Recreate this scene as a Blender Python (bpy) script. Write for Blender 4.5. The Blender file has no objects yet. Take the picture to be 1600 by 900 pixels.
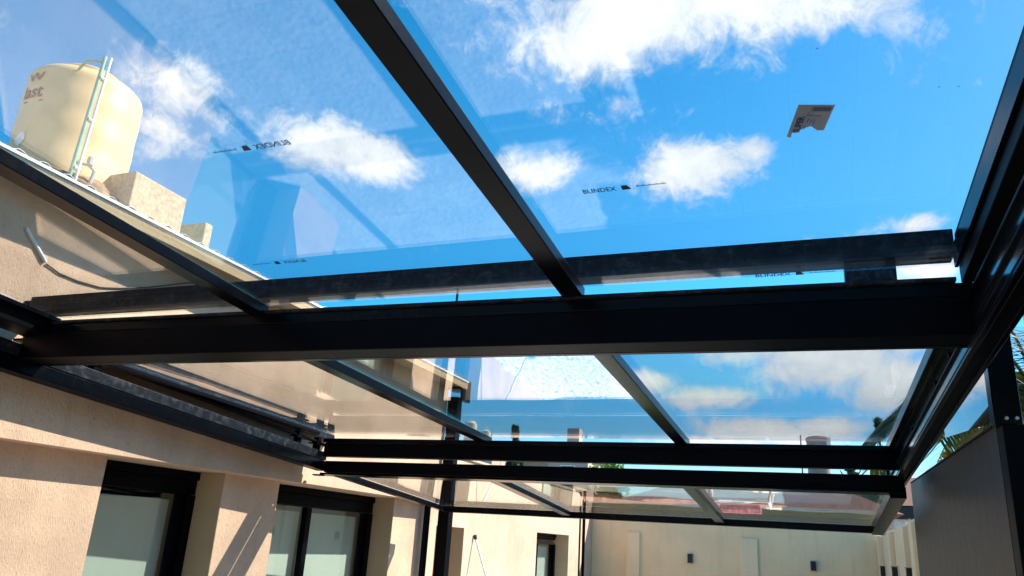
import bpy, bmesh, math, random
from math import radians as R, sin, cos, pi
from mathutils import Vector, Matrix, noise
random.seed(7)
sc = bpy.context.scene
col = sc.collection

# ---------------------------------------------------------------- camera
cam_d = bpy.data.cameras.new("camera")
cam = bpy.data.objects.new("camera", cam_d); col.objects.link(cam)
r_ = Vector((0.93453, 0.3509, 0.05932)); u_ = Vector((0.05724, -0.31272, 0.94812)); f_ = Vector((-0.35125, 0.88265, 0.31233))
m = Matrix.Identity(4)
for i in range(3):
    m[i][0] = r_[i]; m[i][1] = u_[i]; m[i][2] = -f_[i]
m[0][3], m[1][3], m[2][3] = 0, 0, 1.6
cam.matrix_world = m
cam_d.sensor_width = 36; cam_d.lens = 27.0
cam_d.clip_start = 0.05; cam_d.clip_end = 3000
sc.camera = cam
sc.view_settings.view_transform = 'Standard'
sc.view_settings.look = 'None'
sc.view_settings.exposure = 1.05
sc.view_settings.gamma = 1.0
sc.cycles.max_bounces = 14
sc.cycles.glossy_bounces = 6
sc.cycles.transparent_max_bounces = 40
sc.cycles.caustics_reflective = False
sc.cycles.caustics_refractive = False

# ---------------------------------------------------------------- sun + sky
SUN = Vector((1.0, 0.71, 1.14)).normalized()      # towards the sun
ELEV = math.asin(SUN.z); AZ = math.atan2(SUN.x, SUN.y)
sd = bpy.data.lights.new("sun", 'SUN'); so = bpy.data.objects.new("sun", sd); col.objects.link(so)
sd.energy = 5.0; sd.angle = R(0.5); sd.color = (1.0, 0.93, 0.83)
so.rotation_euler = SUN.to_track_quat('Z', 'Y').to_euler(); so.location = (20, 15, 25)

class NT:
    """tiny helper around a node tree"""
    def __init__(s, t): s.t = t; s.n = t.nodes; s.l = t.links
    def new(s, typ, **kw):
        n = s.n.new(typ)
        for k, v in kw.items(): setattr(n, k, v)
        return n
    def put(s, sock, v):
        if v is None: return
        if isinstance(v, bpy.types.NodeSocket): s.l.new(v, sock)
        else: sock.default_value = v
    def math(s, op, a, b=None, c=None, clamp=False):
        n = s.new('ShaderNodeMath', operation=op); n.use_clamp = clamp
        s.put(n.inputs[0], a); s.put(n.inputs[1], b); s.put(n.inputs[2], c)
        return n.outputs[0]
    def vec(s, op, a, b=None, out=0):
        n = s.new('ShaderNodeVectorMath', operation=op)
        s.put(n.inputs[0], a); s.put(n.inputs[1], b)
        return n.outputs[out]
    def noise(s, vec, scale, detail=4, rough=.5, dist=0.0, out=0):
        n = s.new('ShaderNodeTexNoise'); s.put(n.inputs['Vector'], vec)
        n.inputs['Scale'].default_value = scale; n.inputs['Detail'].default_value = detail
        n.inputs['Roughness'].default_value = rough; n.inputs['Distortion'].default_value = dist
        return n.outputs[out]
    def mix(s, fac, a, b):
        n = s.new('ShaderNodeMix', data_type='RGBA')
        s.put(n.inputs[0], fac); s.put(n.inputs[6], a); s.put(n.inputs[7], b)
        return n.outputs[2]
    def ramp(s, fac, lo, hi, a=0.0, b=1.0):
        n = s.new('ShaderNodeMapRange'); n.interpolation_type = 'SMOOTHSTEP'
        s.put(n.inputs[0], fac); n.inputs[1].default_value = lo; n.inputs[2].default_value = hi
        n.inputs[3].default_value = a; n.inputs[4].default_value = b
        return n.outputs[0]
    def scalevec(s, vec, sx, sy, sz):
        n = s.new('ShaderNodeMapping'); s.put(n.inputs[0], vec)
        n.inputs['Scale'].default_value = (sx, sy, sz); return n.outputs[0]

world = bpy.data.worlds.new("World"); sc.world = world; world.use_nodes = True
w = NT(world.node_tree); w.n.clear()
sky = w.new('ShaderNodeTexSky', sky_type='NISHITA'); sky.sun_disc = False
sky.sun_elevation = ELEV; sky.sun_rotation = AZ
sky.air_density = 1.0; sky.dust_density = 0.4; sky.ozone_density = 2.0
hs = w.new('ShaderNodeHueSaturation'); hs.inputs['Saturation'].default_value = 1.45; hs.inputs['Value'].default_value = 1.75
hs.inputs['Hue'].default_value = 0.488
w.put(hs.inputs['Color'], sky.outputs[0])
tc = w.new('ShaderNodeTexCoord'); D = tc.outputs['Generated']
sepd = w.new('ShaderNodeSeparateXYZ'); w.put(sepd.inputs[0], D)
w.put(hs.inputs['Saturation'], w.ramp(sepd.outputs[2], .0, .45, 1.8, 1.45))
w.put(hs.inputs['Hue'], w.ramp(sepd.outputs[2], .0, .45, .505, .488))
w.put(hs.inputs['Value'], w.ramp(sepd.outputs[2], .0, .40, 1.2, 1.92))
def pxdir(px, py):
    return (r_ * (px - 800) - u_ * (py - 450) + f_ * 1200).normalized()
# cumulus clouds: (direction through which each one is seen, half width, half height in radians, strength)
CL = [(1060, 5, .25, .078, 1.1), (900, 60, .11, .06, 1.0), (1270, 5, .14, .05, .95), (770, -5, .06, .035, .6),
      (830, 268, .055, .032, .95), (1095, 262, .075, .036, 1.0), (1175, 240, .04, .022, .7), (1060, 240, .05, .025, .7),
      (300, 135, .075, .045, .8), (355, 172, .055, .035, .6), (262, 205, .06, .035, .5),
      (520, 225, .10, .048, 1.0), (590, 250, .05, .035, .9), (455, 200, .05, .035, .7),
      (880, 168, .05, .025, .40), (985, 165, .035, .02, .36), (1080, 165, .03, .016, .34),
      (1430, 350, .055, .014, .75), (1450, 415, .05, .025, .9),
      (1160, 545, .09, .030, .95), (1290, 560, .11, .045, 1.0), (1390, 600, .07, .045, .9), (1425, 548, .03, .02, .5),
      (1010, 597, .04, .02, .8), (1110, 620, .065, .016, .85), (1200, 677, .08, .019, .95), (1290, 668, .06, .016, .9),
      (1100, 692, .07, .012, .6), (740, 600, .04, .04, .25), (850, 320, .05, .02, .35)]
wn = w.noise(D, 6.5, 8, .66, .5)
wn2 = w.noise(D, 2.6, 5, .6, .2)
fld = None
for (px, py, a, b, stv) in CL:
    c = pxdir(px, py); ax = c.cross(Vector((0, 0, 1))).normalized(); up = ax.cross(c).normalized()
    dx = w.math('MULTIPLY', w.vec('DOT_PRODUCT', D, tuple(ax), out=1), 1 / a)
    dy = w.math('MULTIPLY', w.vec('DOT_PRODUCT', D, tuple(up), out=1), 1 / b)
    d2 = w.math('ADD', w.math('MULTIPLY', dx, dx), w.math('MULTIPLY', dy, dy))
    v = w.math('MULTIPLY', w.math('EXPONENT', w.math('MULTIPLY', d2, -1.0)), stv)
    front = w.math('GREATER_THAN', w.vec('DOT_PRODUCT', D, tuple(c), out=1), 0.3)
    v = w.math('MULTIPLY', v, front)
    fld = v if fld is None else w.math('MAXIMUM', fld, v)
# the same broken cumulus goes on over the rest of the sky
gen = w.noise(w.scalevec(D, 1, 1, 2.0), 2.1, 5, .6, .3)
gen = w.ramp(gen, .60, .80, 0, .8)
away = w.ramp(w.vec('DOT_PRODUCT', D, tuple(pxdir(760, 330)), out=1), .70, .80, 1, 0)
fld = w.math('MAXIMUM', fld, w.math('MULTIPLY', gen, away))
fine = w.noise(D, 22.0, 9, .72, .8)
fld = w.math('ADD', fld, w.math('MULTIPLY', w.math('SUBTRACT', wn, .5), 1.9))
fld = w.math('ADD', fld, w.math('MULTIPLY', w.math('SUBTRACT', fine, .5), 1.15))
cover = w.ramp(fld, .24, .86)
core = w.ramp(w.math('ADD', fld, w.math('MULTIPLY', w.math('SUBTRACT', wn2, .5), .9)), 
.55, 1.35)
shade = w.noise(D, 9.0, 6, .6, .5)
ccol = w.mix(core, (7.9, 8.1, 8.6, 1), (10.8, 10.8, 10.8, 1))
ccol = w.mix(w.ramp(shade, .48, .68, 0, .5), ccol, (6.0, 6.5, 7.3, 1))
skyc = w.mix(w.math('MULTIPLY', cover, .94), hs.outputs[0], ccol)
bg = w.new('ShaderNodeBackground'); w.put(bg.inputs[0], skyc); bg.inputs[1].default_value = 0.073
wo = w.new('ShaderNodeOutputWorld'); w.l.new(bg.outputs[0], wo.inputs[0])

# ---------------------------------------------------------------- materials
def mat(name):
    mt = bpy.data.materials.new(name); mt.use_nodes = True
    t = NT(mt.node_tree); t.n.clear()
    out = t.new('ShaderNodeOutputMaterial')
    return mt, t, out
def principled(t, out, color, rough=.6, spec=.5, metal=0.0, bump=None, bstr=.3, bdist=.01, coat=0):
    p = t.new('ShaderNodeBsdfPrincipled')
    t.put(p.inputs['Base Color'], color if isinstance(color, bpy.types.NodeSocket) else (*color, 1))
    t.put(p.inputs['Roughness'], rough); p.inputs['Specular IOR Level'].default_value = spec
    p.inputs['Metallic'].default_value = metal; p.inputs['Coat Weight'].default_value = coat
    if bump is not None:
        b = t.new('ShaderNodeBump'); b.inputs['Strength'].default_value = bstr; b.inputs['Distance'].default_value = bdist
        t.put(b.inputs['Height'], bump); t.l.new(b.outputs[0], p.inputs['Normal'])
    t.l.new(p.outputs[0], out.inputs[0]); return p
def objco(t): return t.new('ShaderNodeTexCoord').outputs['Object']

def stucco(name, c, amp=.12, pits=True):
    mt, t, out = mat(name); o = objco(t)
    raked = t.noise(t.scalevec(o, 1, 1, .32), 95, 4, .65)
    big = t.noise(o, 1.3, 4, .6)
    streak = t.noise(t.scalevec(o, 1, 1, .12), 7, 3, .6)
    cd = tuple(x * (1 - amp) for x in c); cl = tuple(min(1, x * (1 + amp)) for x in c)
    cc = t.mix(t.ramp(big, .35, .65), (*cd, 1), (*cl, 1))
    cc = t.mix(t.ramp(streak, .5, .75, 0, .35), cc, (c[0]*.78, c[1]*.76, c[2]*.75, 1))
    if pits:
        cc = t.mix(t.ramp(raked, .56, .68, 0, .55), cc, (c[0]*.45, c[1]*.40, c[2]*.38, 1))
    principled(t, out, cc, .9, .2, bump=raked, bstr=.75, bdist=.012)
    return mt
M = {}
M['stucco'] = stucco('raked_stucco', (.61, .425, .295))
M['annex'] = stucco('annex_stucco', (.60, .43, .305))
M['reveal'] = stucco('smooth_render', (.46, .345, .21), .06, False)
M['farwall'] = stucco('painted_boundary_wall', (.96, .68, .39), .04, False)
M['farwall2'] = stucco('painted_pilaster', (.97, .71, .43), .04, False)

def black(name, c=(.0018, .0018, .0032), rough=.32, spec=.05, dust=.03):
    mt, t, out = mat(name); o = objco(t)
    n = t.noise(o, 9 if dust < 1 else 16, 8, .78, .6 if dust > 1 else 0); n2 = t.noise(t.scalevec(o, 1, 1, 1), 70, 3, .6)
    cc = t.mix(t.ramp(n, .46, .72, 0, .35 * dust), (*c, 1), (.12, .125, .135, 1))
    rr = t.math('ADD', rough, t.math('MULTIPLY', n, .18))
    principled(t, out, cc, rr, spec, bump=n2, bstr=.05, bdist=.002)
    return mt
M['black'] = black('black_powder_coat')
M['black2'] = black('black_satin_track', (.002, .0024, .004), .12, .09, .05)
M['mirror_black'] = black('glossy_black_web', (.004, .005, .009), .05, .8, .15)
M['dusty'] = black('dusty_dark_steel', (.008, .010, .014), .34, .12, 1.5)
M['screen'] = black('graphite_board', (.032, .026, .023), .36, .35, .15)

def glass(name, tint=(.955, .975, .97), wav=.0, dirt=.018, sc_=6.0):
    mt, t, out = mat(name); o = objco(t)
    g = t.new('ShaderNodeNewGeometry')
    c = t.math('ABSOLUTE', t.vec('DOT_PRODUCT', g.outputs['Normal'], g.outputs['Incoming'], out=1))
    sch = t.math('ADD', .12, t.math('MULTIPLY', .88, t.math('POWER', t.math('SUBTRACT', 1.0, c), 5.6)))
    tr = t.new('ShaderNodeBsdfTransparent'); tr.inputs[0].default_value = (*tint, 1)
    gl = t.new('ShaderNodeBsdfGlossy'); gl.inputs['Roughness'].default_value = 0.0; gl.inputs[0].default_value = (1, 1, 1, 1)
    if wav:
        n = t.noise(t.scalevec(o, .6, 1, 1), 2.2, 1, .5)
        b = t.new('ShaderNodeBump'); b.inputs['Strength'].default_value = wav; b.inputs['Distance'].default_value = .01
        t.put(b.inputs['Height'], n); t.l.new(b.outputs[0], gl.inputs['Normal'])
    ms = t.new('ShaderNodeMixShader'); t.put(ms.inputs[0], sch); t.l.new(tr.outputs[0], ms.inputs[1]); t.l.new(gl.outputs[0], ms.inputs[2])
    df = t.new('ShaderNodeBsdfDiffuse'); df.inputs[0].default_value = (.55, .58, .6, 1)
    n1 = t.noise(o, sc_, 7, .72, 1.2); n2 = t.noise(o, 60, 3, .7)
    dm = t.math('ADD', t.ramp(n1, .52, .78, .002, dirt), t.ramp(n2, .70, .80, 0, dirt * 2))
    m2 = t.new('ShaderNodeMixShader'); t.put(m2.inputs[0], dm); t.l.new(ms.outputs[0], m2.inputs[1]); t.l.new(df.outputs[0], m2.inputs[2])
    t.l.new(m2.outputs[0], out.inputs[0]); return mt
M['glass'] = glass('roof_glass')
M['glass_wavy'] = glass('roof_glass_wavy', wav=.14)
M['window_glass'] = glass('window_glass', (.88, .93, .91), dirt=.01)
M['tinted_glass'] = glass('tinted_side_glass', (.55, .47, .38), dirt=.08)

def plain(name, c, rough=.6, spec=.4, metal=0, ns=12, amp=.12, bstr=.1, sv=(1, 1, 1), bd=.004):
    mt, t, out = mat(name); o = objco(t); n = t.noise(t.scalevec(o, *sv), ns, 5, .62)
    cc = t.mix(t.ramp(n, .3, .7), (*[x * (1 - amp) for x in c], 1), (*[min(1, x * (1 + amp)) for x in c], 1))
    principled(t, out, cc, rough, spec, metal, bump=n, bstr=bstr, bdist=bd); return mt
M['edge'] = plain('glass_edge', (.05, .30, .34), .15, .6, amp=.3)
M['white_metal'] = plain('white_painted_metal', (.80, .79, .76), .4)
M['galv'] = plain('galvanised_sheet', (.50, .50, .49), .42, .5, .3, 5)
M['tank'] = plain('cream_plastic', (.80, .57, .31), .42, .4, ns=3, amp=.10, bstr=.06)
M['tank_dark'] = plain('dark_print', (.09, .085, .08), .6)
M['green_pipe'] = plain('green_ppr_pipe', (.22, .45, .36), .4)
M['grey_plastic'] = plain('grey_plastic', (.45, .46, .43), .5)
M['concrete'] = plain('rendered_block', (.50, .41, .30), .92, .1, ns=28, amp=.22, bstr=.5)
M['mortar'] = plain('crumbling_mortar', (.36, .24, .16), .95, .1, ns=9, amp=.35, bstr=1, bd=.03)
M['blind'] = plain('roller_blind_cloth', (.66, .68, .62), .9, .1, ns=3, amp=.05, sv=(1, 1, .4))
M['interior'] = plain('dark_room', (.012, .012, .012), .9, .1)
M['cable'] = plain('black_cable', (.03, .03, .03), .5)
M['ink'] = plain('black_ink', (.008, .010, .045), .5)
M['paper'] = plain('sticker_paper', (.62, .58, .60), .7)
M['steel'] = plain('bolt_steel', (.45, .45, .45), .3, .5, .9)
M['lamp_body'] = plain('black_lamp_body', (.012, .012, .014), .4)
M['lamp_plate'] = plain('pale_back_plate', (.75, .62, .46), .6)
M['roof_tile'] = plain('clay_tiles', (.20, .105, .075), .85, .2, ns=20, amp=.3)
M['house_a'] = plain('distant_render', (.55, .43, .34), .9)
M['house_w'] = plain('white_render', (.78, .76, .72), .8)
M['tower'] = plain('weathered_concrete', (.27, .245, .22), .9, ns=1.5, amp=.2)
M['bark'] = plain('bark', (.12, .085, .055), .95, .1, ns=15, amp=.4, bstr=1, bd=.03, sv=(1, 1, .3))
M['yellow'] = plain('yellow_petals', (.80, .55, .02), .6)
M['cushion'] = plain('wine_red_cushion', (.35, .06, .09), .9, ns=16, amp=.9)
M['blue_plastic'] = plain('blue_plastic', (.02, .35, .75), .4)
def leafmat(name, c1, c2):
    mt, t, out = mat(name); o = objco(t); n = t.noise(o, 3.5, 4, .6)
    cc = t.mix(t.ramp(n, .35, .65), (*c1, 1), (*c2, 1))
    p = t.new('ShaderNodeBsdfPrincipled'); t.put(p.inputs['Base Color'], cc); p.inputs['Roughness'].default_value = .5
    tl = t.new('ShaderNodeBsdfTranslucent'); t.put(tl.inputs[0], cc)
    ms = t.new('ShaderNodeMixShader'); ms.inputs[0].default_value = .25
    t.l.new(p.outputs[0], ms.inputs[1]); t.l.new(tl.outputs[0], ms.inputs[2]); t.l.new(ms.outputs[0], out.inputs[0]); return mt
M['palm'] = leafmat('palm_leaf', (.05, .085, .015), (.19, .19, .05))
M['leaf'] = leafmat('bright_leaf', (.10, .22, .02), (.22, .38, .05))
M['conifer'] = leafmat('conifer_leaf', (.02, .06, .03), (.05, .12, .05))
# grounds
def pave():
    mt, t, out = mat('rough_pale_paving'); o = objco(t)
    v = t.new('ShaderNodeTexVoronoi'); v.inputs['Scale'].default_value = 15; t.put(v.inputs['Vector'], o)
    n = t.noise(o, 2.0, 5, .6)
    n3 = t.noise(o, 13, 6, .7, 1.5)
    br = t.new('ShaderNodeTexBrick'); t.put(br.inputs['Vector'], o); br.inputs['Scale'].default_value = 1.0
    br.offset = 0.0; br.inputs['Brick Width'].default_value = .5; br.inputs['Row Height'].default_value = .5; br.inputs['Mortar Size'].default_value = .008
    br.inputs[1].default_value = (1, 1, 1, 1); br.inputs[2].default_value = (.97, .97, .97, 1); br.inputs[3].default_value = (.82, .81, .80, 1)
    cc = t.mix(t.ramp(n, .3, .7), (.34, .315, .30, 1), (.45, .42, .395, 1))
    cc = t.mix(t.ramp(n3, .52, .66, 0, .75), cc, (.22, .22, .24, 1))
    mx = t.new('ShaderNodeMix', data_type='RGBA', blend_type='MULTIPLY'); mx.inputs[0].default_value = 1
    t.put(mx.inputs[6], cc); t.put(mx.inputs[7], br.outputs[0])
    principled(t, out, mx.outputs[2], .85, .2, bump=v.outputs[0], bstr=.5, bdist=.02)
    return mt
M['pave'] = pave()
M['gravel'] = plain('white_pebbles', (.66, .64, .62), .8, .2, ns=9, amp=.55, bstr=1, sv=(1.6, 1, 1), bd=.03)
M['lawn'] = plain('lawn', (.045, .08, .02), .95, .1, ns=40, amp=.5, bstr=1)
M['earth'] = plain('ground', (.16, .14, .10), .95, .1, ns=.4, amp=.3)
M['water'] = plain('pool_water', (.16, .30, .34), .06, .5, ns=4, amp=.1, bstr=.15)
M['coping'] = plain('brick_coping', (.30, .15, .11), .85, .2, ns=10, amp=.3)
M['kerb'] = plain('pale_coping', (.74, .62, .47), .8)  # lightened so the paths bounce more light onto the far wall

# ---------------------------------------------------------------- mesh helpers
class MB:
    def __init__(s): s.v = []; s.f = []
    def box(s, x0, x1, y0, y1, z0, z1):
        b = len(s.v)
        for z in (z0, z1):
            for (x, y) in ((x0, y0), (x1, y0), (x1, y1), (x0, y1)): s.v.append((x, y, z))
        for q in ((0, 3, 2, 1), (4, 5, 6, 7), (0, 1, 5, 4), (1, 2, 6, 5), (2, 3, 7, 6), (3, 0, 4, 7)): s.f.append(tuple(b + i for i in q))
        return s
    def quadbox(s, a, bq):
        """box from two quads of four points each"""
        b = len(s.v); s.v += [tuple(p) for p in a] + [tuple(p) for p in bq]
        for q in ((0, 3, 2, 1), (4, 5, 6, 7), (0, 1, 5, 4), (1, 2, 6, 5), (2, 3, 7, 6), (3, 0, 4, 7)): s.f.append(tuple(b + i for i in q))
        return s
    def poly(s, pts, h):
        """flat outline given thickness along its normal"""
        pts = [Vector(p) for p in pts]; n = (pts[1] - pts[0]).cross(pts[2] - pts[0]).normalized() * h
        b = len(s.v); k = len(pts); s.v += [tuple(p) for p in pts] + [tuple(p + n) for p in pts]
        s.f.append(tuple(range(b + k - 1, b - 1, -1))); s.f.append(tuple(range(b + k, b + 2 * k)))
        for i in range(k): j = (i + 1) % k; s.f.append((b + i, b + j, b + k + j, b + k + i))
        return s
    def tube(s, pts, rad, n=10):
        pts = [Vector(p) for p in pts]; rads = rad if isinstance(rad, (list, tuple)) else [rad] * len(pts)
        b = len(s.v)
        for i, p in enumerate(pts):
            d = (pts[min(i + 1, len(pts) - 1)] - pts[max(i - 1, 0)]).normalized()
            a = d.cross(Vector((0, 0, 1)) if abs(d.z) < .95 else Vector((1, 0, 0))).normalized(); c = d.cross(a)
            for k in range(n):
                t = 2 * pi * k / n; s.v.append(tuple(p + (a * cos(t) + c * sin(t)) * rads[i]))
        for i in range(len(pts) - 1):
            for k in range(n): s.f.append((b + i*n + k, b + i*n + (k+1) % n, b + (i+1)*n + (k+1) % n, b + (i+1)*n + k))
        s.f.append(tuple(b + k for k in range(n - 1, -1, -1))); s.f.append(tuple(b + (len(pts)-1)*n + k for k in range(n)))
        return s
    def lathe(s, prof, c, n=48):
        b = len(s.v)
        for (rr, z) in prof:
            for k in range(n): t = 2 * pi * k / n; s.v.append((c[0] + rr * cos(t), c[1] + rr * sin(t), c[2] + z))
        for i in range(len(prof) - 1):
            for k in range(n): s.f.append((b + i*n + k, b + i*n + (k+1) % n, b + (i+1)*n + (k+1) % n, b + (i+1)*n + k))
        s.f.append(tuple(b + k for k in range(n - 1, -1, -1))); s.f.append(tuple(b + (len(prof)-1)*n + k for k in range(n)))
        return s
    def build(s, name, mt, parent=None, smooth=False, bevel=0):
        me = bpy.data.meshes.new(name); me.from_pydata(s.v, [], s.f); me.update()
        me.materials.append(mt)
        o = bpy.data.objects.new(name, me); col.objects.link(o)
        if smooth:
            for p in me.polygons: p.use_smooth = True
            if hasattr(me, 'set_sharp_from_angle'): me.set_sharp_from_angle(angle=R(40))
        if bevel:
            md = o.modifiers.new('bevel', 'BEVEL'); md.width = bevel; md.segments = 2; md.limit_method = 'ANGLE'
        if parent: o.parent = parent
        return o
def tag(o, label=None, cat=None, group=None, kind=None):
    if label: o['label'] = label
    if cat: o['category'] = cat
    if group: o['group'] = group
    if kind: o['kind'] = kind
    return o
def empty(name, loc=(0, 0, 0), rot=(0, 0, 0), **kw):
    o = bpy.data.objects.new(name, None); o.empty_display_size = .1; col.objects.link(o)
    o.location = loc; o.rotation_euler = rot
    return tag(o, **kw)
def box(name, mt, parent, *a, bevel=0): return MB().box(*a).build(name, mt, parent, bevel=bevel)
def text_mesh(name, body, size, origin, right, up, mt, parent, bold=.0, sx=1.0, lift=.0006, font_shear=0):
    cu = bpy.data.curves.new(name, 'FONT'); cu.body = body; cu.size = size; cu.offset = bold; cu.resolution_u = 3; cu.shear = font_shear
    t = bpy.data.objects.new(name, cu); col.objects.link(t)
    bpy.context.view_layer.update()
    me = bpy.data.meshes.new_from_object(t.evaluated_get(bpy.context.evaluated_depsgraph_get()))
    bpy.data.objects.remove(t)
    rv = Vector(right).normalized(); uv = Vector(up).normalized(); og = Vector(origin); nv = rv.cross(uv)
    for v in me.vertices: v.co = og + rv * v.co.x * sx + uv * v.co.y + nv * lift
    me.materials.clear(); me.materials.append(mt); me.name = name
    o = bpy.data.objects.new(name, me); col.objects.link(o); o.parent = parent
    return o

# ---------------------------------------------------------------- ground
def sheet(name, mt, x0, x1, y0, y1, z, th=.003):
    return tag(MB().box(x0, x1, y0, y1, z - th, z).build(name, mt), kind='structure')
sheet('ground', M['earth'], -900, 900, -900, 900, -.10, .05)
sheet('patio_paving', M['pave'], -5.4, 1.45, -8, 15.9, 0, .09)
sheet('lawn', M['lawn'], -3.1, 1.40, 10.2, 15.7, .008)
sheet('gravel_strip', M['gravel'], -4.998, -3.1, 9.9, 15.88, .008)
sheet('pool_water', M['water'], -4.0, .7, 16.25, 17.45, .0, .09)
sheet('pool_edge', M['kerb'], -5.6, 1.45, 15.9, 16.25, .03, .11)
sheet('pool_coping', M['coping'], -5.6, 1.45, 17.45, 17.72, .04, .12)
sheet('garden_path', M['kerb'], -5.6, 1.45, 17.72, 18.05, .02, .1)
sheet('garden_bed', M['lawn'], -5.6, 1.45, 18.05, 18.6, .03, .1)
sheet('back_path', M['kerb'], -5.6, 1.45, 18.6, 19.5, .02, .1)

# ---------------------------------------------------------------- house on the left
house = empty('house', (-5, 4, 0), label='long beige stucco house with a tin roof edge along the left side of the patio', cat='house')
def H(mb, name, mt, **k):
    o = mb.build(name, mt, **k); o.parent = house; o.matrix_parent_inverse = Matrix.Translation((5, -4, 0)); return o
YC = 9.85           # far corner of the tall house
W1 = (4.48, 5.80); W2 = (6.60, 8.98); TOP = 2.03
mb = MB()
mb.box(-5.35, -5.0, -6, W1[0], 0, TOP); mb.box(-5.35, -5.0, W1[1], W2[0], 0, TOP); mb.box(-5.35, -5.0, W2[1], YC, 0, TOP)
H(mb, 'wall', M['stucco'])
H(MB().box(-5.35, -4.8, -6, YC - .002, TOP, 3.64), 'upper_wall', M['stucco'])
H(MB().box(-9, -5.352, YC - .25, YC, 0, 3.64), 'end_wall', M['stucco'])
H(MB().box(-9, -8.8, -6, YC - .252, 0, 3.74), 'rear_wall', M['stucco'])
# reveals in smooth render, 3 mm proud of the openings' sides
for (a, b) in (W1, W2):
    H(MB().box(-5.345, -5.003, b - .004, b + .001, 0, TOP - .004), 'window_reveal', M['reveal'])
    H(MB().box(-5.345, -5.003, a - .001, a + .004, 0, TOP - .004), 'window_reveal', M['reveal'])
# dark rooms behind the windows
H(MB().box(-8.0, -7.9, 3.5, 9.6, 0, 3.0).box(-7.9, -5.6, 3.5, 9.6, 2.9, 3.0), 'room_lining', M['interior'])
def sliding_window(a, b, mids, parent=house, x=-5.35, top=TOP, shutter=.13):
    wd = empty('sliding_window', (0, 0, 0)); wd.parent = parent; wd.matrix_parent_inverse = Matrix.Translation(tuple(-c for c in parent.location))
    box('shutter_box', M['black'], wd, x - .02, x + .07, a + .006, b - .006, top - .075, top - .006)
    box('head_rail', M['black'], wd, x - .06, x + .05, a + .006, b - .006, top - shutter - .07, top - .078, bevel=.004)
    box('frame_stile', M['black'], wd, x - .06, x + .06, a + .006, a + .07, .0, top - .21, bevel=.004)
    box('frame_stile', M['black'], wd, x - .06, x + .06, b - .10, b - .006, .0, top - .21, bevel=.004)
    box('track_stile', M['black'], wd, x - .05, x + .02, b - .19, b - .104, .0, top - .21, bevel=.004)
    for q in mids: box('meeting_stile', M['black'], wd, x - .03, x + .04, q - .045, q + .045, .0, top - .21, bevel=.004)
    edges = [a + .07] + sorted(mids) + [b - .15]
    for i in range(len(edges) - 1):
        box('pane', M['window_glass'], wd, x - .008, x, edges[i] - .0, edges[i + 1] + .0, .05, top - .21)
        box('roller_blind', M['blind'], wd, x - .08, x - .075, edges[i] + .02, edges[i + 1] - .03, .05, top - .26)
    return wd
sliding_window(*W1, [])
sliding_window(*W2, [7.62])
# corrugated roof, rising gently away from the patio
mb = MB(); n = 480; y0, y1 = -6, YC + .12
for i in range(n + 1):
    y = y0 + (y1 - y0) * i / n; z = .018 * sin(2 * pi * y / .18)
    for (x, zz) in ((-4.56, 3.745), (-9.2, 4.35)): mb.v.append((x, y, zz + z)); mb.v.append((x, y, zz + z + .004))
for i in range(n):
    a = i * 4; b = a + 4
    mb.f += [(a + 1, a + 3, b + 3, b + 1), (a, b, b + 2, a + 2), (a, a + 1, b + 1, b)]
H(mb, 'corrugated_roof', M['galv'], smooth=True)
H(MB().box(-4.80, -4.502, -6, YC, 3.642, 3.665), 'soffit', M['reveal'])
H(MB().box(-4.535, -4.505, -6, YC, 3.676, 3.690).box(-4.50, -4.485, -6, YC, 3.692, 3.712), 'eave_trim', M['white_metal'])
H(MB().box(-4.53, -4.503, -6, YC, 3.60, 3.6745), 'fascia_board', M['reveal'])
# gutter end and black downpipe at the far corner
H(MB().box(-4.80, -4.56, YC - .02, YC + .24, 3.60, 3.70).box(-4.60, -4.54, YC - .01, YC + .20, 3.44, 3.74), 'gutter_end', M['black'])
H(MB().box(-4.80, -4.64, YC + .005, YC + .16, 0, 3.50), 'downpipe', M['black'], bevel=.01)
H(MB().tube([(-4.90, YC - .12, 0), (-4.90, YC - .12, TOP)], .045, 14), 'downpipe', M['black'], smooth=True)
# chimney-like rendered blocks on the roof edge
H(MB().box(-5.75, -5.3, 4.40, 5.00, 3.88, 4.44), 'parapet_block', M['concrete'], bevel=.012)
H(MB().box(-5.80, -5.3, 5.28, 5.38, 3.88, 4.33), 'parapet_block', M['concrete'], bevel=.008)
# platform of broken mortar below the tank
mb = MB(); rr = random.Random(3); c = (-6.02, 4.38); prof = []
for j, (rad, z) in enumerate(((.66, 3.86), (.62, 4.08), (.57, 4.22), (.50, 4.29), (.40, 4.31))):
    for k in range(28):
        t = 2 * pi * k / 28; q = rad * (1 + rr.uniform(-.05, .05)); mb.v.append((c[0] + q * cos(t), c[1] + q * sin(t) * 1.15, z + rr.uniform(-.02, .02)))
for j in range(4):
    for k in range(28): mb.f.append((j*28 + k, j*28 + (k+1) % 28, (j+1)*28 + (k+1) % 28, (j+1)*28 + k))
mb.f.append(tuple(4*28 + k for k in range(28)))
H(mb, 'tank_plinth', M['mortar'])
# conduit and cable on the wall above the glass
H(MB().tube([(-4.79, 3.25, 3.38), (-4.785, 3.44, 3.21)], .013, 10), 'conduit', M['white_metal'], smooth=True)
cp = [(-4.79, 3.45, 3.20), (-4.79, 3.56, 3.17), (-4.79, 3.71, 3.165), (-4.79, 3.9, 3.18), (-4.79, 4.04, 3.22), (-4.79, 4.3, 3.31), (-4.79, 4.69, 3.48), (-4.79, 5.1, 3.63)]
H(MB().tube(cp, .006, 6), 'cable', M['cable'], smooth=True)

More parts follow.
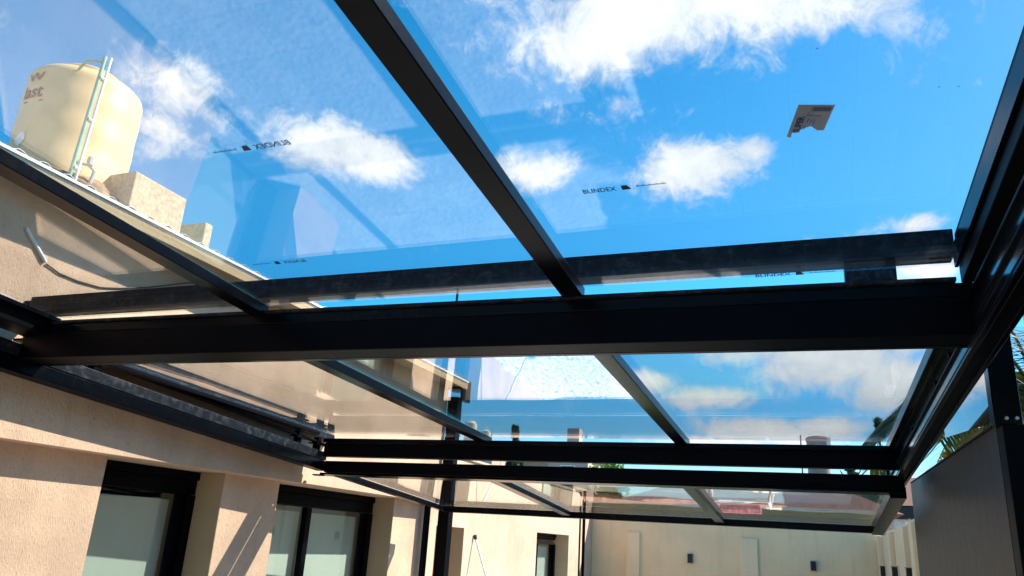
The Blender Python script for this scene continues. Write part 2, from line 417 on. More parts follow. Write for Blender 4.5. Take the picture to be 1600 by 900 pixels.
# ---------------------------------------------------------------- water tank on the roof
tank = empty('water_tank', (-6.07, 4.34, 4.30), label='cream plastic water tank with dark lettering standing on the tin roof', cat='water tank')
TR = .475
prof = [(TR - .005, 0), (TR, .03)]
for i in range(24): prof.append((TR + .003 * sin(i * .8), .03 + .92 * (i + 1) / 24))
prof += [(TR - .012, .99), (TR - .05, 1.03), (TR - .12, 1.065), (TR - .20, 1.088)]
MB().lathe(prof, (0, 0, 0), 72).build('body', M['tank'], tank, smooth=True)
MB().lathe([(.255, 1.082), (.26, 1.12), (.265, 1.145), (.245, 1.16), (.13, 1.175), (.02, 1.178)], (0, 0, 0), 48).build('lid', M['tank'], tank, smooth=True)
MB().lathe([(.258, 1.095), (.27, 1.098), (.27, 1.108), (.258, 1.112)], (0, 0, 0), 48).build('lid_rim', M['tank'], tank, smooth=True)
def wrap(o, ang0, z0, rad):
    for v in o.data.vertices:
        a = ang0 + v.co.x / rad; zz = z0 + v.co.y
        v.co = (rad * cos(a), rad * sin(a), zz)
# the direction of the camera from the tank
ca = math.atan2(-4.38, 6.02)
o = text_mesh('lettering', 'last', .17, (0, 0, 0), (1, 0, 0), (0, 1, 0), M['tank_dark'], tank, bold=.004)
wrap(o, ca - 1.22, .67, TR + .006)
mb = MB()
for k in range(4):
    x = -.005 + k * .042; dn = (k % 2 == 0); x0, x1 = (x, x + .042)
    ya, yb = (.075, 0) if dn else (0, .075); b_ = len(mb.v)
    mb.v += [(x0, ya, 0), (x0 + .022, ya, 0), (x1 + .022, yb, 0), (x1, yb, 0)]; mb.f.append((b_, b_+1, b_+2, b_+3))
o = mb.build('emblem', M['tank_dark'], tank); wrap(o, ca - 1.18, .84, TR + .006)
mb = MB(); mb.v += [(0, 0, 0), (.22, 0, 0), (.22, .012, 0), (0, .012, 0)]; mb.f.append((0, 1, 2, 3))
o = mb.build('small_print', M['tank_dark'], tank); wrap(o, ca - 1.15, .625, TR + .006)
mb = MB(); rr = random.Random(5)
for (zc, ac, n_, s_) in ((.26, ca - .95, 9, .045),):
    pts = [(ac + s_ * 1.2 * rr.uniform(.7, 1.2) * cos(2*pi*k/n_) / TR, zc + s_ * 1.5 * rr.uniform(.7, 1.2) * sin(2*pi*k/n_)) for k in range(n_)]
    for (a, z) in pts: mb.v.append(((TR + .007) * cos(a), (TR + .007) * sin(a), z))
    mb.f.append(tuple(range(n_)))
mb.build('paint_patch', M['white_metal'], tank)
# pipe in front of the tank, two tubes strapped together
pipe = empty('tank_pipe', (-5.62, 4.09, 4.05), label='tall green and white twin water pipe rising in front of the cream tank', cat='pipe')
def PT(mb, name, mt):
    o = mb.build(name, mt, smooth=True); o.parent = pipe; o.matrix_parent_inverse = Matrix.Translation((5.62, -4.09, -4.05)); return o
PT(MB().tube([(-5.55, 3.99, 3.95), (-5.50, 4.00, 5.36)], .016, 10), 'green_tube', M['green_pipe'])
PT(MB().tube([(-5.535, 4.035, 3.97), (-5.485, 4.045, 5.37)], .013, 10), 'white_tube', M['white_metal'])
PT(MB().tube([(-5.51, 3.985, 5.30), (-5.60, 3.93, 5.30), (-5.76, 3.98, 5.27)], .012, 8), 'branch_tube', M['green_pipe'])
for z in (4.3, 4.75, 5.15): PT(MB().tube([(-5.54 + (z - 4) * .035, 3.995, z), (-5.54 + (z - 4) * .035, 4.055, z)], .020, 8), 'strap', M['grey_plastic'])
PT(MB().tube([(-5.545, 4.02, 4.36), (-5.50, 4.10, 4.37), (-5.49, 4.16, 4.34), (-5.50, 4.15, 4.2), (-5.53, 4.10, 4.0)], .017, 8).tube([(-5.50, 4.11, 4.37), (-5.50, 4.11, 4.44)], .028, 8), 'valve', M['grey_plastic'])

# ---------------------------------------------------------------- low annex behind the house
annex = empty('annex_building', (-5, 14, 0), label='low beige annex with a small window beyond the black downpipe', cat='building')
def A(mb, name, mt, **k):
    o = mb.build(name, mt, **k); o.parent = annex; o.matrix_parent_inverse = Matrix.Translation((5, -14, 0)); return o
AT = 2.75; RE = (10.25, 11.22); AW = (14.65, 16.8)
mb = MB()
mb.box(-5.35, -5, YC + .002, RE[0], 0, AT); mb.box(-5.35, -5, RE[0], RE[1], 1.745, AT); mb.box(-5.35, -5, RE[1], AW[0], 0, AT)
mb.box(-5.35, -5, AW[0], AW[1], 1.79, AT); mb.box(-5.35, -5, AW[1], 17.58, 0, AT)
A(mb, 'wall', M['annex'])
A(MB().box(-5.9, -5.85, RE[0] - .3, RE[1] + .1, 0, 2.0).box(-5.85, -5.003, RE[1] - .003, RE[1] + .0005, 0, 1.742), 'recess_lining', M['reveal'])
A(MB().box(-5.345, -5.003, AW[1] - .004, AW[1] + .001, 0, 1.786), 'window_reveal', M['reveal'])
A(MB().box(-9, -5.352, YC + .01, 17.58, AT - .12, AT - .02), 'flat_roof', M['concrete'])
A(MB().box(-5.38, -4.97, YC + .24, 17.60, AT + .001, AT + .035), 'parapet_cap', M['concrete'])
A(MB().box(-9, -5.352, 17.33, 17.58, 0, AT - .122), 'end_wall', M['annex'])
sliding_window(*AW, [15.62], parent=annex, top=1.79, shutter=.05)
A(MB().box(-5.12, -5.0, 17.584, 17.74, 0, 2.8), 'downpipe', M['black'], bevel=.01)
A(MB().tube([(-4.95, 17.80, 0), (-4.95, 17.80, 2.8)], .035, 10), 'downpipe', M['black'], smooth=True)
A(MB().box(-5.45, -5.2, 17.76, 19.5, 0, 2.9), 'side_wall', M['annex'])

# pool pole leaning on the annex
pp = empty('pool_brush', (-4.28, 11.46, 0), label='thin white pool pole with black cap leaning against the annex wall', cat='pool brush')
MB().tube([(0, 0, .04), (-.685, .14, 1.60)], .016, 10).build('pole', M['white_metal'], pp, smooth=True)
MB().tube([(-.680, .139, 1.59), (-.697, .142, 1.655)], .026, 10).build('cap', M['cable'], pp, smooth=True)
MB().box(-.05, .05, -.24, .24, 0, .05).build('brush_head', M['blue_plastic'], pp, bevel=.01)

# ---------------------------------------------------------------- boundary walls
fw = empty('garden_wall', (-1.8, 19.5, 0), label='smooth sand coloured garden wall across the far end behind the glass roof', cat='wall')
def FW(mb, name, mt, **k):
    o = mb.build(name, mt, **k); o.parent = fw; o.matrix_parent_inverse = Matrix.Translation((1.8, -19.5, 0)); return o
FW(MB().box(-5.44, 1.32, 19.5, 19.7, 0, 2.62), 'wall_face', M['farwall'])
FW(MB().box(-5.44, 1.32, 19.47, 19.73, 2.621, 2.67), 'coping', M['farwall2'])
for (a, b) in ((-4.33, -4.0), (-1.66, -1.27)):
    FW(MB().box(a, b, 19.42, 19.499, 0, 1.98), 'pilaster', M['farwall2'], bevel=.01)
def wall_lamp(x, y, z, nx, label):
    l = empty('wall_lamp', (x, y, z), (0, 0, 0 if nx == 0 else -pi/2), label=label, cat='wall lamp', group='black wall lamps on the sand coloured walls')
    box('back_plate', M['lamp_plate'], l, -.085, .085, -.022, 0, -.125, .125, bevel=.004)
    box('lamp_body', M['lamp_body'], l, -.055, .055, -.11, -.022, -.095, .095, bevel=.006)
    box('lamp_visor', M['lamp_body'], l, -.06, .06, -.125, -.022, .096, .104)
    return l
wall_lamp(-2.80, 19.5, 1.455, 0, 'black box lamp on the far garden wall, the left of the two there')
wall_lamp(-.09, 19.5, 1.465, 0, 'black box lamp on the far garden wall, the one nearer the side wall corner')
rw = empty('side_wall', (1.35, 14, 0), label='stepped sand coloured side wall with upright ribs at the right', cat='wall')
def RW(mb, name, mt, **k):
    o = mb.build(name, mt, **k); o.parent = rw; o.matrix_parent_inverse = Matrix.Translation((-1.35, -14, 0)); return o
RW(MB().box(1.32, 1.5, 17.0, 19.498, 0, 2.16).box(1.32, 1.5, 13.9, 16.998, 0, 2.20).box(1.32, 1.5, 4.6, 13.898, 0, 2.24).box(1.32, 1.5, -8, 4.598, 0, 2.24), 'wall_face', M['farwall'])  # nearest stretch runs on out of view, added to block low sky light
for (a, b) in ((19.0, 19.42), (16.15, 16.55), (13.55, 14.2), (12.3, 12.75)):
    RW(MB().box(1.235, 1.318, a, b, 0, 2.18), 'rib', M['farwall2'], bevel=.008)
wall_lamp(1.32, 18.55, 1.46, 1, 'black box lamp on the ribbed side wall, farthest into the corner')
wall_lamp(1.32, 15.75, 1.47, 1, 'black box lamp on the ribbed side wall, the middle one')
wall_lamp(1.32, 13.30, 1.47, 1, 'black box lamp on the ribbed side wall, nearest the dark board screen')

# ---------------------------------------------------------------- sliding glass roof
XA, XB = -2.82, -1.005
XL, XR = -4.50, .60
def glass_panel(name, loc, rot, y0, y1, label, glassmat, yg0=None, yg1=None, mw=.05, mh=.055, xl=XL):
    g = empty(name, loc, rot, label=label, cat='glass roof panel', group='sliding panels of the glass roof')
    yg0 = y0 if yg0 is None else yg0; yg1 = y1 if yg1 is None else yg1
    for x in (XA, XB):
        MB().box(x - mw, x + mw, y0, y1, 0, mh).build('mullion', M['black2'], g, bevel=.004)
        MB().box(x - .012, x + .012, y0, y1, mh + .0005, mh + .016).build('glazing_strip', M['edge'], g)
    xs = [xl, XA, XB, XR]
    panes = []
    for i in range(3):
        p = MB().box(xs[i] + .014, xs[i+1] - .014, yg0, yg1, mh + .002, mh + .012).build('glass_pane', glassmat, g)
        MB().box(xs[i+1] - .0138, xs[i+1] - .0122, yg0, yg1, mh + .0022, mh + .0118).build('pane_edge', M['edge'], g)
        panes.append(p)
    return g, panes

# --- panel 1, nearest and directly overhead
S1 = math.atan(.078)
g1, panes1 = glass_panel('roof_panel', (0, 3.35, 2.70), (-S1, 0, 0), -5.2, -.02,
    'nearest and highest clear glass roof panel, overhead, with torn sticker and printed marks', M['glass'], yg1=-.03, xl=-4.38)
MB().box(-4.62, -4.41, -5.2, -.02, -.06, .05).build('side_member', M['black'], g1, bevel=.005)
MB().box(-4.41, -4.36, -5.2, -.02, .03, .054).build('side_rebate', M['black2'], g1)
MB().box(.60, .74, -5.2, -.02, -.02, .20).build('side_member', M['black'], g1, bevel=.005)
MB().box(.585, .598, -5.2, -.02, .05, .14).build('side_rebate', M['black2'], g1)
# front beam: lower box, groove, upper box, hooked left end
def tilt(mbx, dz=.040, xa=-4.6, xb=.6):
    mbx.v = [(x, y, z + dz * (1 - (x - xa) / (xb - xa))) for (x, y, z) in mbx.v]; return mbx
tilt(MB().box(-4.60, .66, -.05, .09, -.245, -.085)).build('front_beam', M['black'], g1, bevel=.006)
tilt(MB().box(-4.58, .64, -.035, .05, -.079, -.022)).build('beam_cap', M['black2'], g1, bevel=.004)
tilt(MB().box(-4.40, .58, -.055, .02, -.020, -.004)).build('glass_ledge', M['dusty'], g1, bevel=.003)
tilt(MB().box(-4.60, .66, .092, .125, -.245, -.20)).build('drip_lip', M['black2'], g1, bevel=.003)
for k, (z0, z1, xx) in enumerate(((-.12, -.105, -4.72), (-.165, -.15, -4.74), (-.20, -.188, -4.66))):
    tilt(MB().box(xx, -4.601, -.03, .06, z0, z1)).build('end_hook', M['black'], g1)
# --- panel 2
S2 = math.atan(.043)
g2, panes2 = glass_panel('roof_panel', (0, 3.7, 2.572), (-S2, 0, 0), -.10, 3.0,
    'middle clear glass roof panel, between the big black beam and the twin beams', M['glass_wavy'], mh=.06, xl=-4.50)
MB().box(-4.66, -4.60, -.1, 2.9, .05, .085).build('side_member', M['black'], g2, bevel=.005)
MB().box(.555, .60, -.05, 3.0, -.01, .058).build('side_member', M['black2'], g2, bevel=.005)
MB().box(-4.60, .63, 3.001, 3.08, -.145, -.012).build('end_beam', M['black'], g2, bevel=.006)
MB().box(-4.60, .63, 2.97, 3.06, -.010, .03).build('end_rebate', M['black2'], g2, bevel=.003)
# --- panel 3
g3, panes3 = glass_panel('roof_panel', (0, 3.35, 2.40), (-S1, 0, 0), 3.53, 6.06,
    'farthest and lowest clear glass roof panel, with a thin black end bar', M['glass_wavy'], mh=.05, mw=.05, xl=-4.50)
MB().box(-4.56, -4.49, 3.53, 6.1, -.01, .05).build('side_member', M['black2'], g3, bevel=.005)
MB().box(.56, .68, 3.53, 6.14, -.03, .06).build('side_member', M['black2'], g3, bevel=.005)
MB().box(-4.60, .66, 3.40, 3.528, .012, .125).build('near_beam', M['black'], g3, bevel=.006)
MB().box(-4.66, .66, 3.43, 3.56, -.006, .010).build('drip_lip', M['black2'], g3)
MB().box(-4.52, .62, 6.062, 6.12, -.02, .055).build('end_bar', M['black2'], g3, bevel=.004)
MB().box(-4.74, -4.62, 3.42, 3.47, -.02, -.008).build('end_hook', M['black'], g3)
# --- upper cross beam above the first panel
ub = empty('cross_beam', (-2, 3.36, 2.76), label='dusty dark steel beam seen through the overhead glass, above the big black beam', cat='beam')
tb = tilt(MB().box(-2.72, 2.60, .0, .12, .062, .172), -.0, -2.7, 2.6); tb.build('beam_box', M['dusty'], ub, bevel=.005)
for (z0, z1, xx) in ((.14, .155, -2.80), (.10, .112, -2.83), (.062, .072, -2.77)):
    MB().box(xx, -2.721, .02, .09, z0, z1).build('end_hook', M['dusty'], ub)
MB().quadbox([(-2.76, .14, -.105), (-2.70, .14, -.105), (-2.70, 3.66, -.27), (-2.76, 3.66, -.27)], [(-2.76, .14, .055), (-2.70, .14, .055), (-2.70, 3.62, -.11), (-2.76, 3.62, -.11)]).build('side_rail', M['dusty'], ub)
MB().box(2.18, 2.38, .03, .10, -.05, .0615).build('spacer_block', M['dusty'], ub)
MB().box(.335, .345, .05, .06, -.05, .0615).build('spacer_pin', M['cable'], ub)

# maker's marks and the torn sticker, printed on the underside of the first panel's panes
inv1 = (Matrix.Translation((0, 3.35, 2.70)) @ Matrix.Rotation(-S1, 4, 'X')).inverted()
def loc1(x, y, z): p = inv1 @ Vector((x, y, z)); p.z = .0548; return p
def mark(x, y, z, length, mirror, pane):
    p = loc1(x, y, z); s = -1 if mirror else 1
    o = text_mesh('maker_mark', 'BLINDEX', .040, p, (s, 0, 0), (0, -1, 0), M['ink'], pane, bold=.0006)
    w_ = max(v.co.x * s for v in o.data.vertices) - min(v.co.x * s for v in o.data.vertices)
    for v in o.data.vertices: v.co.x = p.x + (v.co.x - p.x) * length / w_; v.co.z = p.z - .0006
    q = p + Vector((s * (length + .022), 0, 0)); mb = MB(); e = .030; z_ = p.z - .0006
    x0, x1 = q.x, q.x + s * .032
    mb.v += [(x0, q.y, z_), (x1, q.y, z_), (x0, q.y - e, z_), (x0 + s * .022, q.y - e, z_), (x1, q.y - e * .15, z_), (x0 + s * .03, q.y - e, z_), (x1, q.y - e, z_)]
    mb.f += [(0, 1, 4), (0, 4, 3, 2), (4, 6, 5)]
    mb.build('maker_emblem', M['ink'], pane)
    mb = MB(); x0 = q.x + s * .055
    for k in range(14):
        a = x0 + s * .0075 * k; b_ = len(mb.v); hh = .006 + .004 * ((k * 7) % 3 == 0)
        mb.v += [(a, q.y - .012, z_), (a + s * .005, q.y - .012, z_), (a + s * .005, q.y - .012 - hh, z_), (a, q.y - .012 - hh, z_)]; mb.f.append((b_, b_+1, b_+2, b_+3))
    mb.build('maker_small_print', M['ink'], pane)
mark(-.725, 2.472, 2.834, .123, False, panes1[2])
mark(-1.626, 1.935, 2.876, .150, True, panes1[1])
mark(-2.173, 2.828, 2.806, .125, True, panes1[1])
mark(-.183, 3.325, 2.766, .145, False, panes1[2])
pn = panes1[2]
S = [(.025, 2.117, 2.861), (.125, 2.141, 2.859), (.094, 2.266, 2.85), (.075, 2.262, 2.85), (.058, 2.236, 2.85), (.035, 2.243, 2.851), (.012, 2.262, 2.851), (.003, 2.258, 2.851), (-.002, 2.285, 2.849), (-.014, 2.277, 2.849)]
pts = [loc1(*p) for p in S]
for p in pts: p.z = .0680
st = MB().poly([pts[i] for i in range(len(pts))], .0003)
sto = st.build('sticker', M['paper'], pn)
ex = (pts[1] - pts[0]); ey = (pts[9] - pts[0])
ez = Vector((0, 0, -.0006))
def SP(u, v): return pts[0] + ex * u + ey * v + ez
o = text_mesh('sticker_title', 'SUPER', .026, (0, 0, 0), (1, 0, 0), (0, 1, 0), M['ink'], pn, bold=.0012)
wd = max(v.co.x for v in o.data.vertices)
for v in o.data.vertices:
    a = v.co.x / wd; h = v.co.y / .026
    v.co = SP(.30 - h * .26, .86 - a * .52)
mb = MB(); rr = random.Random(2); u = .42
while u < .93:
    du = rr.choice((.008, .014, .02)); b_ = len(mb.v)
    mb.v += [tuple(SP(u, .06)), tuple(SP(u + du, .06)), tuple(SP(u + du - .015, .19)), tuple(SP(u - .015, .19))]; mb.f.append((b_, b_+1, b_+2, b_+3)); u += du + rr.choice((.008, .012))
for (u0, v0, lu, lv) in ((.33, .30, .20, .018), (.42, .40, .02, .14), (.55, .32, .22, .015), (.52, .45, .02, .10), (.60, .44, .02, .16), (.40, .62, .02, .14), (.36, .22, .03, .03)):
    b_ = len(mb.v); mb.v += [tuple(SP(u0, v0)), tuple(SP(u0 + lu, v0)), tuple(SP(u0 + lu, v0 + lv)), tuple(SP(u0, v0 + lv))]; mb.f.append((b_, b_+1, b_+2, b_+3))
mb.build('sticker_barcode', M['ink'], pn)
# grit and specks lying on the glass
mb = MB(); rr = random.Random(11)
for k in range(70):
    x, y = rr.uniform(-2.6, .5), rr.uniform(-3.2, -.2); s_ = rr.choice((.0015, .002, .0035)); b_ = len(mb.v)
    for j in range(5): mb.v.append((x + s_ * cos(j * 1.257), y + s_ * .5 * sin(j * 1.257), .0672 + .0005))
    mb.v.append((x, y, .0672 + s_ * .6)); mb.f += [(b_ + j, b_ + (j + 1) % 5, b_ + 5) for j in range(5)]
tag(mb.build('grit', M['cable'], g1), kind='stuff')

# ---------------------------------------------------------------- tracks
lt = empty('roof_track', (-4.66, 3.24, 2.425), (-math.atan(.073), 0, 0), label='black two channel roof track fixed along the stucco house wall', cat='roof track')
MB().box(-.02, .07, -5, 3.54, .0, .085).build('lower_channel', M['black2'], lt, bevel=.004)
MB().box(-.02, .065, -5, 3.52, .092, .17).build('upper_channel', M['dusty'], lt, bevel=.004)
MB().box(-.03, .08, -5, 3.52, -.012, -.002).build('bottom_flange', M['black'], lt)
MB().box(-.138, -.022, -5, 3.45, .03, .05).build('wall_bracket_rail', M['black'], lt)
MB().tube([(0.0, -5, .257), (0.0, 3.56, .257)], .018, 12).build('round_rail', M['black'], lt, smooth=True)
for y in (-2.2, .62, 3.05, 3.38):
    MB().box(-.03, .03, y, y + .05, .171, .30).build('rail_support', M['black'], lt)
    MB().box(-.05, .05, y - .05, y + .1, .225, .240).build('rail_clip', M['black'], lt)
rt = empty('roof_track', (.70, 2.91, 2.44), (-math.atan(.052), 0, 0), label='black multi channel roof track along the right side, carried by the black post', cat='roof track')
MB().box(-.10, .0, -6, 4.55, .0, .012).build('bottom_flange', M['black'], rt, bevel=.003)
MB().box(-.10, -.076, -6, 4.55, -.014, -.0005).build('bottom_rib', M['black2'], rt, bevel=.003)
MB().box(-.022, .0, -6, 4.55, -.014, -.0005).build('bottom_rib', M['black2'], rt, bevel=.003)
MB().box(-.088, .0, -6, 4.54, .0125, .075).build('lower_web', M['mirror_black'], rt)
MB().box(-.10, .0, -6, 4.53, .0755, .088).build('middle_flange', M['black'], rt, bevel=.003)
MB().box(-.082, .0, -6, 4.50, .0885, .165).build('middle_web', M['mirror_black'], rt)
MB().box(-.102, .0, -6, 4.50, .1655, .180).build('middle_flange', M['black'], rt, bevel=.003)
MB().box(-.045, .0, .5, 4.46, .1805, .265).build('upper_web', M['mirror_black'], rt)
MB().box(-.08, .0, .5, 4.46, .2655, .28).build('upper_flange', M['black'], rt, bevel=.003)
for y in (.95, 1.45, 2.6, 3.6): MB().tube([(-.092, y, .125), (-.081, y, .125)], .013, 10).build('bolt', M['black'], rt, smooth=True)
MB().box(-.10, .03, 4.56, 4.66, -.02, .17).build('end_cap', M['black'], rt, bevel=.01)

# ---------------------------------------------------------------- right hand side: post, board screen, tinted glass
post = empty('steel_post', (.88, 4.2, 0), label='tall black steel post with two bolts beside the grey board screen', cat='post')
MB().box(-.055, .06, .02, .12, 2.26, 2.95).build('upper_post', M['black2'], post, bevel=.004)
MB().box(-.03, .30, .0, .13, 0, 2.26).build('lower_post', M['black'], post, bevel=.005)
for dx in (-.020, .022): MB().tube([(dx + .01, -.012, 2.255 + .03), (dx + .01, .02, 2.285)], .008, 12).build('bolt', M['steel'], post, smooth=True)
sp = empty('board_screen', (.85, 6.2, 0), label='dark grey board screen with fine upright grain closing the right side', cat='screen')
y = -1.86; k = 0
while y < 1.92:
    w2 = .236
    ta = 2.272 + (y + 1.9) * .013; tb_ = 2.272 + (y + w2 + 1.9) * .013
    MB().quadbox([(0, y, 0), (.03, y, 0), (.03, y + w2, 0), (0, y + w2, 0)], [(0, y, ta), (.03, y, ta), (.03, y + w2, tb_), (0, y + w2, tb_)]).build('board', M['screen'], sp)
    y += w2 + .0025; k += 1
MB().quadbox([(-.006, -1.87, 2.274), (.036, -1.87, 2.274), (.036, 1.93, 2.324), (-.006, 1.93, 2.324)], [(-.006, -1.87, 2.284), (.036, -1.87, 2.284), (.036, 1.93, 2.334), (-.006, 1.93, 2.334)]).build('top_trim', M['black'], sp)
sg = empty('side_glass', (.88, 5.2, 2.3), label='brownish tinted side glass pane in the gap between post and roof track', cat='glass pane')
MB().poly([(0, -.86, .0), (0, .90, .16), (0, .90, .35), (0, -.86, .42)], .008).build('pane', M['tinted_glass'], sg)
sg2 = empty('side_glass', (1.0, 4.1, 2.25), label='narrow grey side glass pane to the right of the black post', cat='glass pane')
MB().box(.0, .008, -1.2, .1, .08, .75).build('pane', M['tinted_glass'], sg2)
# dark crossbeam and neighbour's roof in the gap beyond the screen
nb = empty('neighbour_house', (3.0, 30, 0), label='white neighbouring house with dark fascia and brown tiled roof beyond the side wall', cat='house')
MB().box(-1.6, 6, .4, 8, 0, 3.1).build('wall', M['house_w'], nb)
MB().box(-1.0, 6.2, .2, .4, 3.12, 3.5).build('fascia', M['lamp_body'], nb)
MB().quadbox([(-.8, .3, 3.55), (6.4, .3, 3.55), (6.4, 8, 3.55), (-.8, 8, 3.55)], [(.4, 3, 4.75), (5, 3, 4.75), (5, 5, 4.75), (.4, 5, 4.75)]).build('roof', M['roof_tile'], nb)

# ---------------------------------------------------------------- things by the pool, seen mirrored in the glass
lo = empty('sun_lounger', (-1.35, 16.08, .03), label='white framed sun lounger with wine red patterned cushion by the pool, seen only as reflection', cat='sun lounger')
box('cushion', M['cushion'], lo, -.38, .38, -.14, .40, .36, .48, bevel=.03)
for s_ in (-1, 1): MB().tube([(s_ * .6, -.3, 0), (s_ * .55, -.28, .32), (s_ * .55, .28, .32), (s_ * .6, .3, 0)], .03, 8).build('frame', M['white_metal'], lo, smooth=True)
MB().tube([(-.55, -.28, .32), (.55, -.28, .32)], .03, 8).build('rail', M['white_metal'], lo, smooth=True)
hz = empty('garden_hose', (-4.3, 14.4, .01), label='coiled green garden hose lying on the pale paving by the annex wall', cat='hose')
hp = [(.5 * cos(t * .5) + .02 * t, .28 * sin(t * .5) * (1 - t * .01), .02 + .001 * t) for t in range(34)]
MB().tube(hp, .016, 6).build('coil', M['green_pipe'], hz, smooth=True)

# ---------------------------------------------------------------- trees and distant things
def leaf_crown(name, mt, parent, c, rad, n, ls, seed, squash=1.0, cone=False):
    rr = random.Random(seed); mb = MB()
    clumps = []
    for k in range(60 if cone else 30):
        a = rr.uniform(0, 2*pi); h = rr.random(); 
        if cone:
            q = (1 - h) * rad[0] * rr.uniform(.5, 1); clumps.append((c[0] + q*cos(a), c[1] + q*sin(a), c[2] - rad[2] + 2*rad[2]*h, .30 * rad[0] * (1.15 - h)))
        else:
            v = Vector((rr.gauss(0, 1), rr.gauss(0, 1), rr.gauss(0, 1))).normalized() * rr.uniform(.35, .85)
            clumps.append((c[0] + v.x*rad[0], c[1] + v.y*rad[1], c[2] + v.z*rad[2], rad[0]*rr.uniform(.22, .4)))
    for i in range(n):
        cx, cy, cz, cr = rr.choice(clumps)
        d = Vector((rr.gauss(0, 1), rr.gauss(0, 1), rr.gauss(0, 1))).normalized() * cr * rr.random() ** .4
        p = Vector((cx, cy, cz)) + d
        a1 = Vector((rr.gauss(0, 1), rr.gauss(0, 1), rr.gauss(0, .6))).normalized() * ls * rr.uniform(.6, 1.3)
        a2 = a1.cross(Vector((rr.gauss(0, 1), rr.gauss(0, 1), rr.gauss(0, 1)))).normalized() * ls * .45
        b = len(mb.v); mb.v += [tuple(p - a1), tuple(p + a2), tuple(p + a1), tuple(p - a2)]; mb.f.append((b, b+1, b+2, b+3))
    return mb.build(name, mt, parent)
def tree(loc, h, crown_r, mt, label, seed, cone=False, ls=.16, n=2600, cat='tree'):
    t = empty('conifer_tree' if cone else 'leafy_tree', loc, label=label, cat=cat)
    MB().tube([(0, 0, 0), (.05, .03, h * .5), (0, 0, h * .92)], [.22, .15, .04], 8).build('trunk', M['bark'], t, smooth=True)
    rr = random.Random(seed); mb = MB()
    for k in range(7):
        a = rr.uniform(0, 6.28); z = h * rr.uniform(.45, .75); mb.tube([(0, 0, z), (crown_r * .6 * cos(a), crown_r * .6 * sin(a), z + h * .12)], [.07, .02], 6)
    mb.build('limb', M['bark'], t)
    cz = h * .66 if not cone else h * .58
    leaf_crown('crown', mt, t, (0, 0, cz), (crown_r, crown_r, h * .36 if not cone else h * .44), n, ls, seed, cone=cone)
    return t
tree((3.2, 42, 0), 8.2, 1.15, M['conifer'], 'dark pointed conifer just left of the right roof track, above the far beam', 21, True, .20, 5000)
tree((1.7, 41, 0), 6.75, .9, M['conifer'], 'small dark conifer beside the grey water tower, its tip just above the beam', 22, True, .18, 3500)
tree((2.4, 34, 0), 5.2, 1.5, M['leaf'], 'bright green bushy tree in the slit between the twin beams at the right', 23, False, .12)
tree((-9.9, 40, 0), 6.35, 1.3, M['leaf'], 'bright green treetop showing in the slit between the twin beams', 24, False, .15)
tree((-15.2, 40, 0), 7.5, 1.1, M['conifer'], 'lone small dark conifer on the skyline near the middle of the picture', 25, True, .20, 4000)
def far_house(x, y, wx, d, hw, hr, label, wm, chim=None, rng=1):
    hh = empty('distant_house', (x, y, 0), label=label, cat='house')
    MB().box(-wx/2, wx/2, 0, d, 0, hw).build('wall', wm, hh)
    MB().quadbox([(-wx/2 - .25, -.25, hw), (wx/2 + .25, -.25, hw), (wx/2 + .25, d + .25, hw), (-wx/2 - .25, d + .25, hw)],
                 [(-wx/2 + .9, d*.45, hw + hr), (wx/2 - .9, d*.45, hw + hr), (wx/2 - .9, d*.55, hw + hr), (-wx/2 + .9, d*.55, hw + hr)]).build('roof', M['roof_tile'], hh)
    for i in range(max(1, int(wx / 2))):
        xx = -wx/2 + (i + .5) * wx / max(1, int(wx / 2))
        wf = MB().box(xx - .42, xx + .42, -.03, -.002, hw - 1.7, hw - .5).build('window', M['house_w'], hh)
        MB().box(xx - .35, xx + .35, -.045, -.031, hw - 1.63, hw - .57).build('window_pane', M['interior'], wf)
    if chim:
        MB().box(chim - .35, chim + .35, d*.4, d*.4 + .7, hw + hr*.6, hw + hr + 1.2).build('chimney', M['house_a'], hh)
    return hh
far_house(-19.0, 42, 4.5, 6, 6.3, .9, 'distant reddish roofed house just right of the tall house corner', M['house_a'])
far_house(-14.0, 41, 3.4, 6, 5.9, 1.0, 'distant low house with clay roof right of the lone conifer', M['house_a'])
far_house(-12.1, 40, 2.2, 5, 6.1, .55, 'distant narrow house with square chimney stack on the skyline', M['house_a'], chim=-.35)
far_house(-6.2, 46, 5.5, 6, 4.7, .6, 'distant pale house low behind the beams at the middle', M['house_w'])
far_house(-24, 48, 6, 6, 6.2, 1.1, 'distant terrace house with clay roof at the far left of the skyline', M['roof_tile'])
far_house(-1.8, 24, 7.6, 5, 2.9, .7, 'low tan house with clay roof directly behind the far garden wall', M['house_a'])
wt = empty('water_tower', (.33, 40, 0), label='grey brown round water tower with rusty cap rising above the far beam', cat='water tower')
MB().lathe([(.50, 0), (.50, 6.95), (.53, 6.97), (.53, 7.05), (.50, 7.07)], (0, 0, 0), 28).build('shaft', M['tower'], wt, smooth=True)
MB().lathe([(.53, 7.071), (.55, 7.12), (.45, 7.20), (.12, 7.26)], (0, 0, 0), 28).build('cap', M['roof_tile'], wt, smooth=True)
MB().box(.35, .58, -.3, .2, 6.7, 7.15).build('hatch', M['house_w'], wt)
an = empty('antenna_mast', (-.42, 40, 0), label='thin dark antenna mast standing left of the grey water tower', cat='antenna')
MB().tube([(0, 0, 0), (0, 0, 7.3)], .035, 6).build('mast', M['cable'], an)
MB().tube([(-.3, 0, 6.2), (.3, 0, 6.2)], .015, 6).build('crossbar', M['cable'], an)
th = empty('roof_tank', (-17.9, 40, 0), label='pair of small pale round roof tanks on the skyline right beside the tall house corner', cat='roof tank')
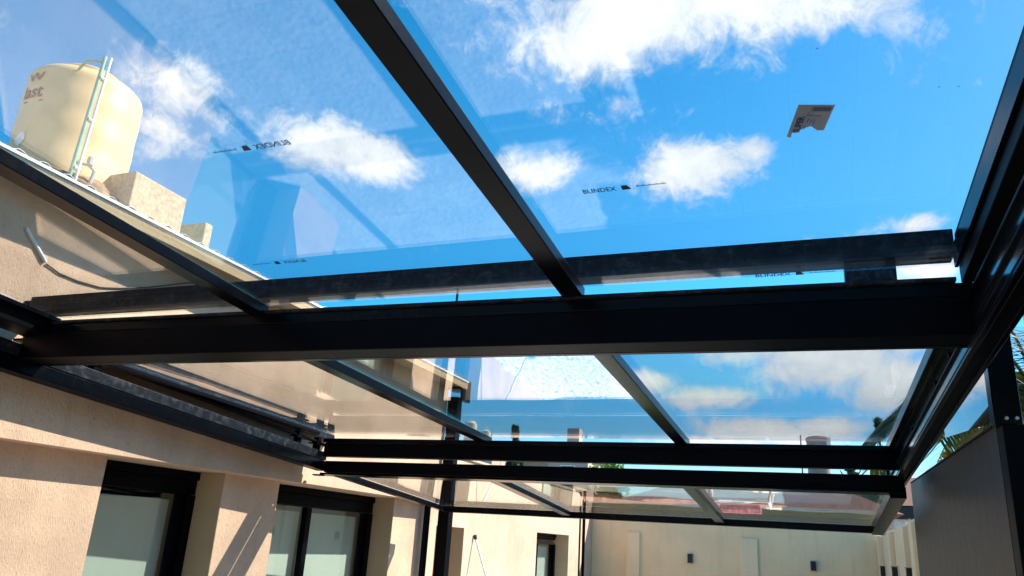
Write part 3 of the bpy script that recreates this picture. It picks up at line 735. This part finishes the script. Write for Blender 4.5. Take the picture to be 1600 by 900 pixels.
MB().lathe([(.35, 6.4), (.35, 7.75), (.2, 7.9), (.02, 7.92)], (0, 0, 0), 20).build('tank_shell', M['lamp_plate'], th, smooth=True)
MB().lathe([(.3, 6.4), (.3, 7.35), (.15, 7.45), (.02, 7.46)], (.85, .2, 0), 20).build('tank_shell', M['lamp_plate'], th, smooth=True)
MB().box(-.8, 1.6, -.5, .8, 0, 6.4).build('base', M['house_a'], th)

# palm beyond the screen
def frond(t, az, length, droop, rise, seed, base=(0, 0, 3.0)):
    rr = random.Random(seed); mb = MB(); pts = []
    for i in range(18):
        q = i / 17; rr_ = length * q; z = rise * sin(q * 1.6) - droop * q * q
        pts.append(Vector((base[0] + rr_ * cos(az), base[1] + rr_ * sin(az), base[2] + z)))
    mb.tube(pts, [.022 * (1 - .85 * i / 17) for i in range(18)], 5)
    for i in range(2, 17):
        for sub in (0, .33, .66):
            p = pts[i].lerp(pts[min(i+1, 17)], sub); d = (pts[min(i+1, 17)] - pts[i]).normalized(); s_ = d.cross(Vector((0, 0, 1))).normalized()
            ll = .42 * (1 - abs(i / 17 - .45) * 1.1) + .08
            for sg_ in (-1, 1):
                dirv = (s_ * sg_ + d * .7 + Vector((0, 0, -.25 + rr.uniform(-.15, .1)))).normalized(); wv = dirv.cross(Vector((0, 0, 1))).normalized() * .014
                b = len(mb.v); e = p + dirv * ll * .6 + Vector((0, 0, -.02)); tip = p + dirv * ll + Vector((0, 0, -.10 * ll))
                mb.v += [tuple(p - wv), tuple(p + wv), tuple(e + wv), tuple(e - wv), tuple(tip)]
                mb.f += [(b, b+1, b+2, b+3), (b+3, b+2, b+4)]
    return mb.build('frond', M['palm'], t)
def palm(loc, h, n, label, seed, length=1.7):
    t = empty('palm_tree', loc, label=label, cat='palm tree')
    tp = [(.05 * sin(i), 0, h * i / 8) for i in range(9)]; tp[-1] = (0, 0, h)
    MB().tube(tp, [.17, .16, .15, .15, .14, .14, .14, .16, .13], 12).build('trunk', M['bark'], t, smooth=True)
    rr = random.Random(seed)
    for k in range(n):
        frond(t, 2*pi*k/n + rr.uniform(-.2, .2), length * rr.uniform(.8, 1.1), rr.uniform(.5, 1.15), rr.uniform(.15, .9), seed*50 + k, base=(0, 0, h))
    return t
palm((2.12, 8.8, 0), 3.25, 32, 'palm tree with arching fronds beyond the grey board screen', 3, 1.55)
palm((3.7, 7.4, 0), 3.9, 16, 'taller palm seen beside the black post at the right edge', 4, 1.7)
tree((2.55, 12.5, 0), 4.5, .95, M['palm'], 'loose olive green tree behind the palm beyond the grey board screen', 31, False, .09, 2600)
fb = empty('flowering_shrub', (1.42, 9.3, 0), label='shrub with yellow blossoms peeking over the top of the grey screen', cat='shrub')
MB().tube([(0, 0, 0), (0, .03, 1.3), (-.04, 0, 2.55)], [.03, .02, .01], 6).build('stem', M['bark'], fb)
leaf_crown('foliage', M['palm'], fb, (0, 0, 2.35), (.3, .3, .35), 500, .06, 8)
leaf_crown('blossom', M['yellow'], fb, (-.07, -.1, 2.72), (.08, .08, .07), 110, .028, 9)
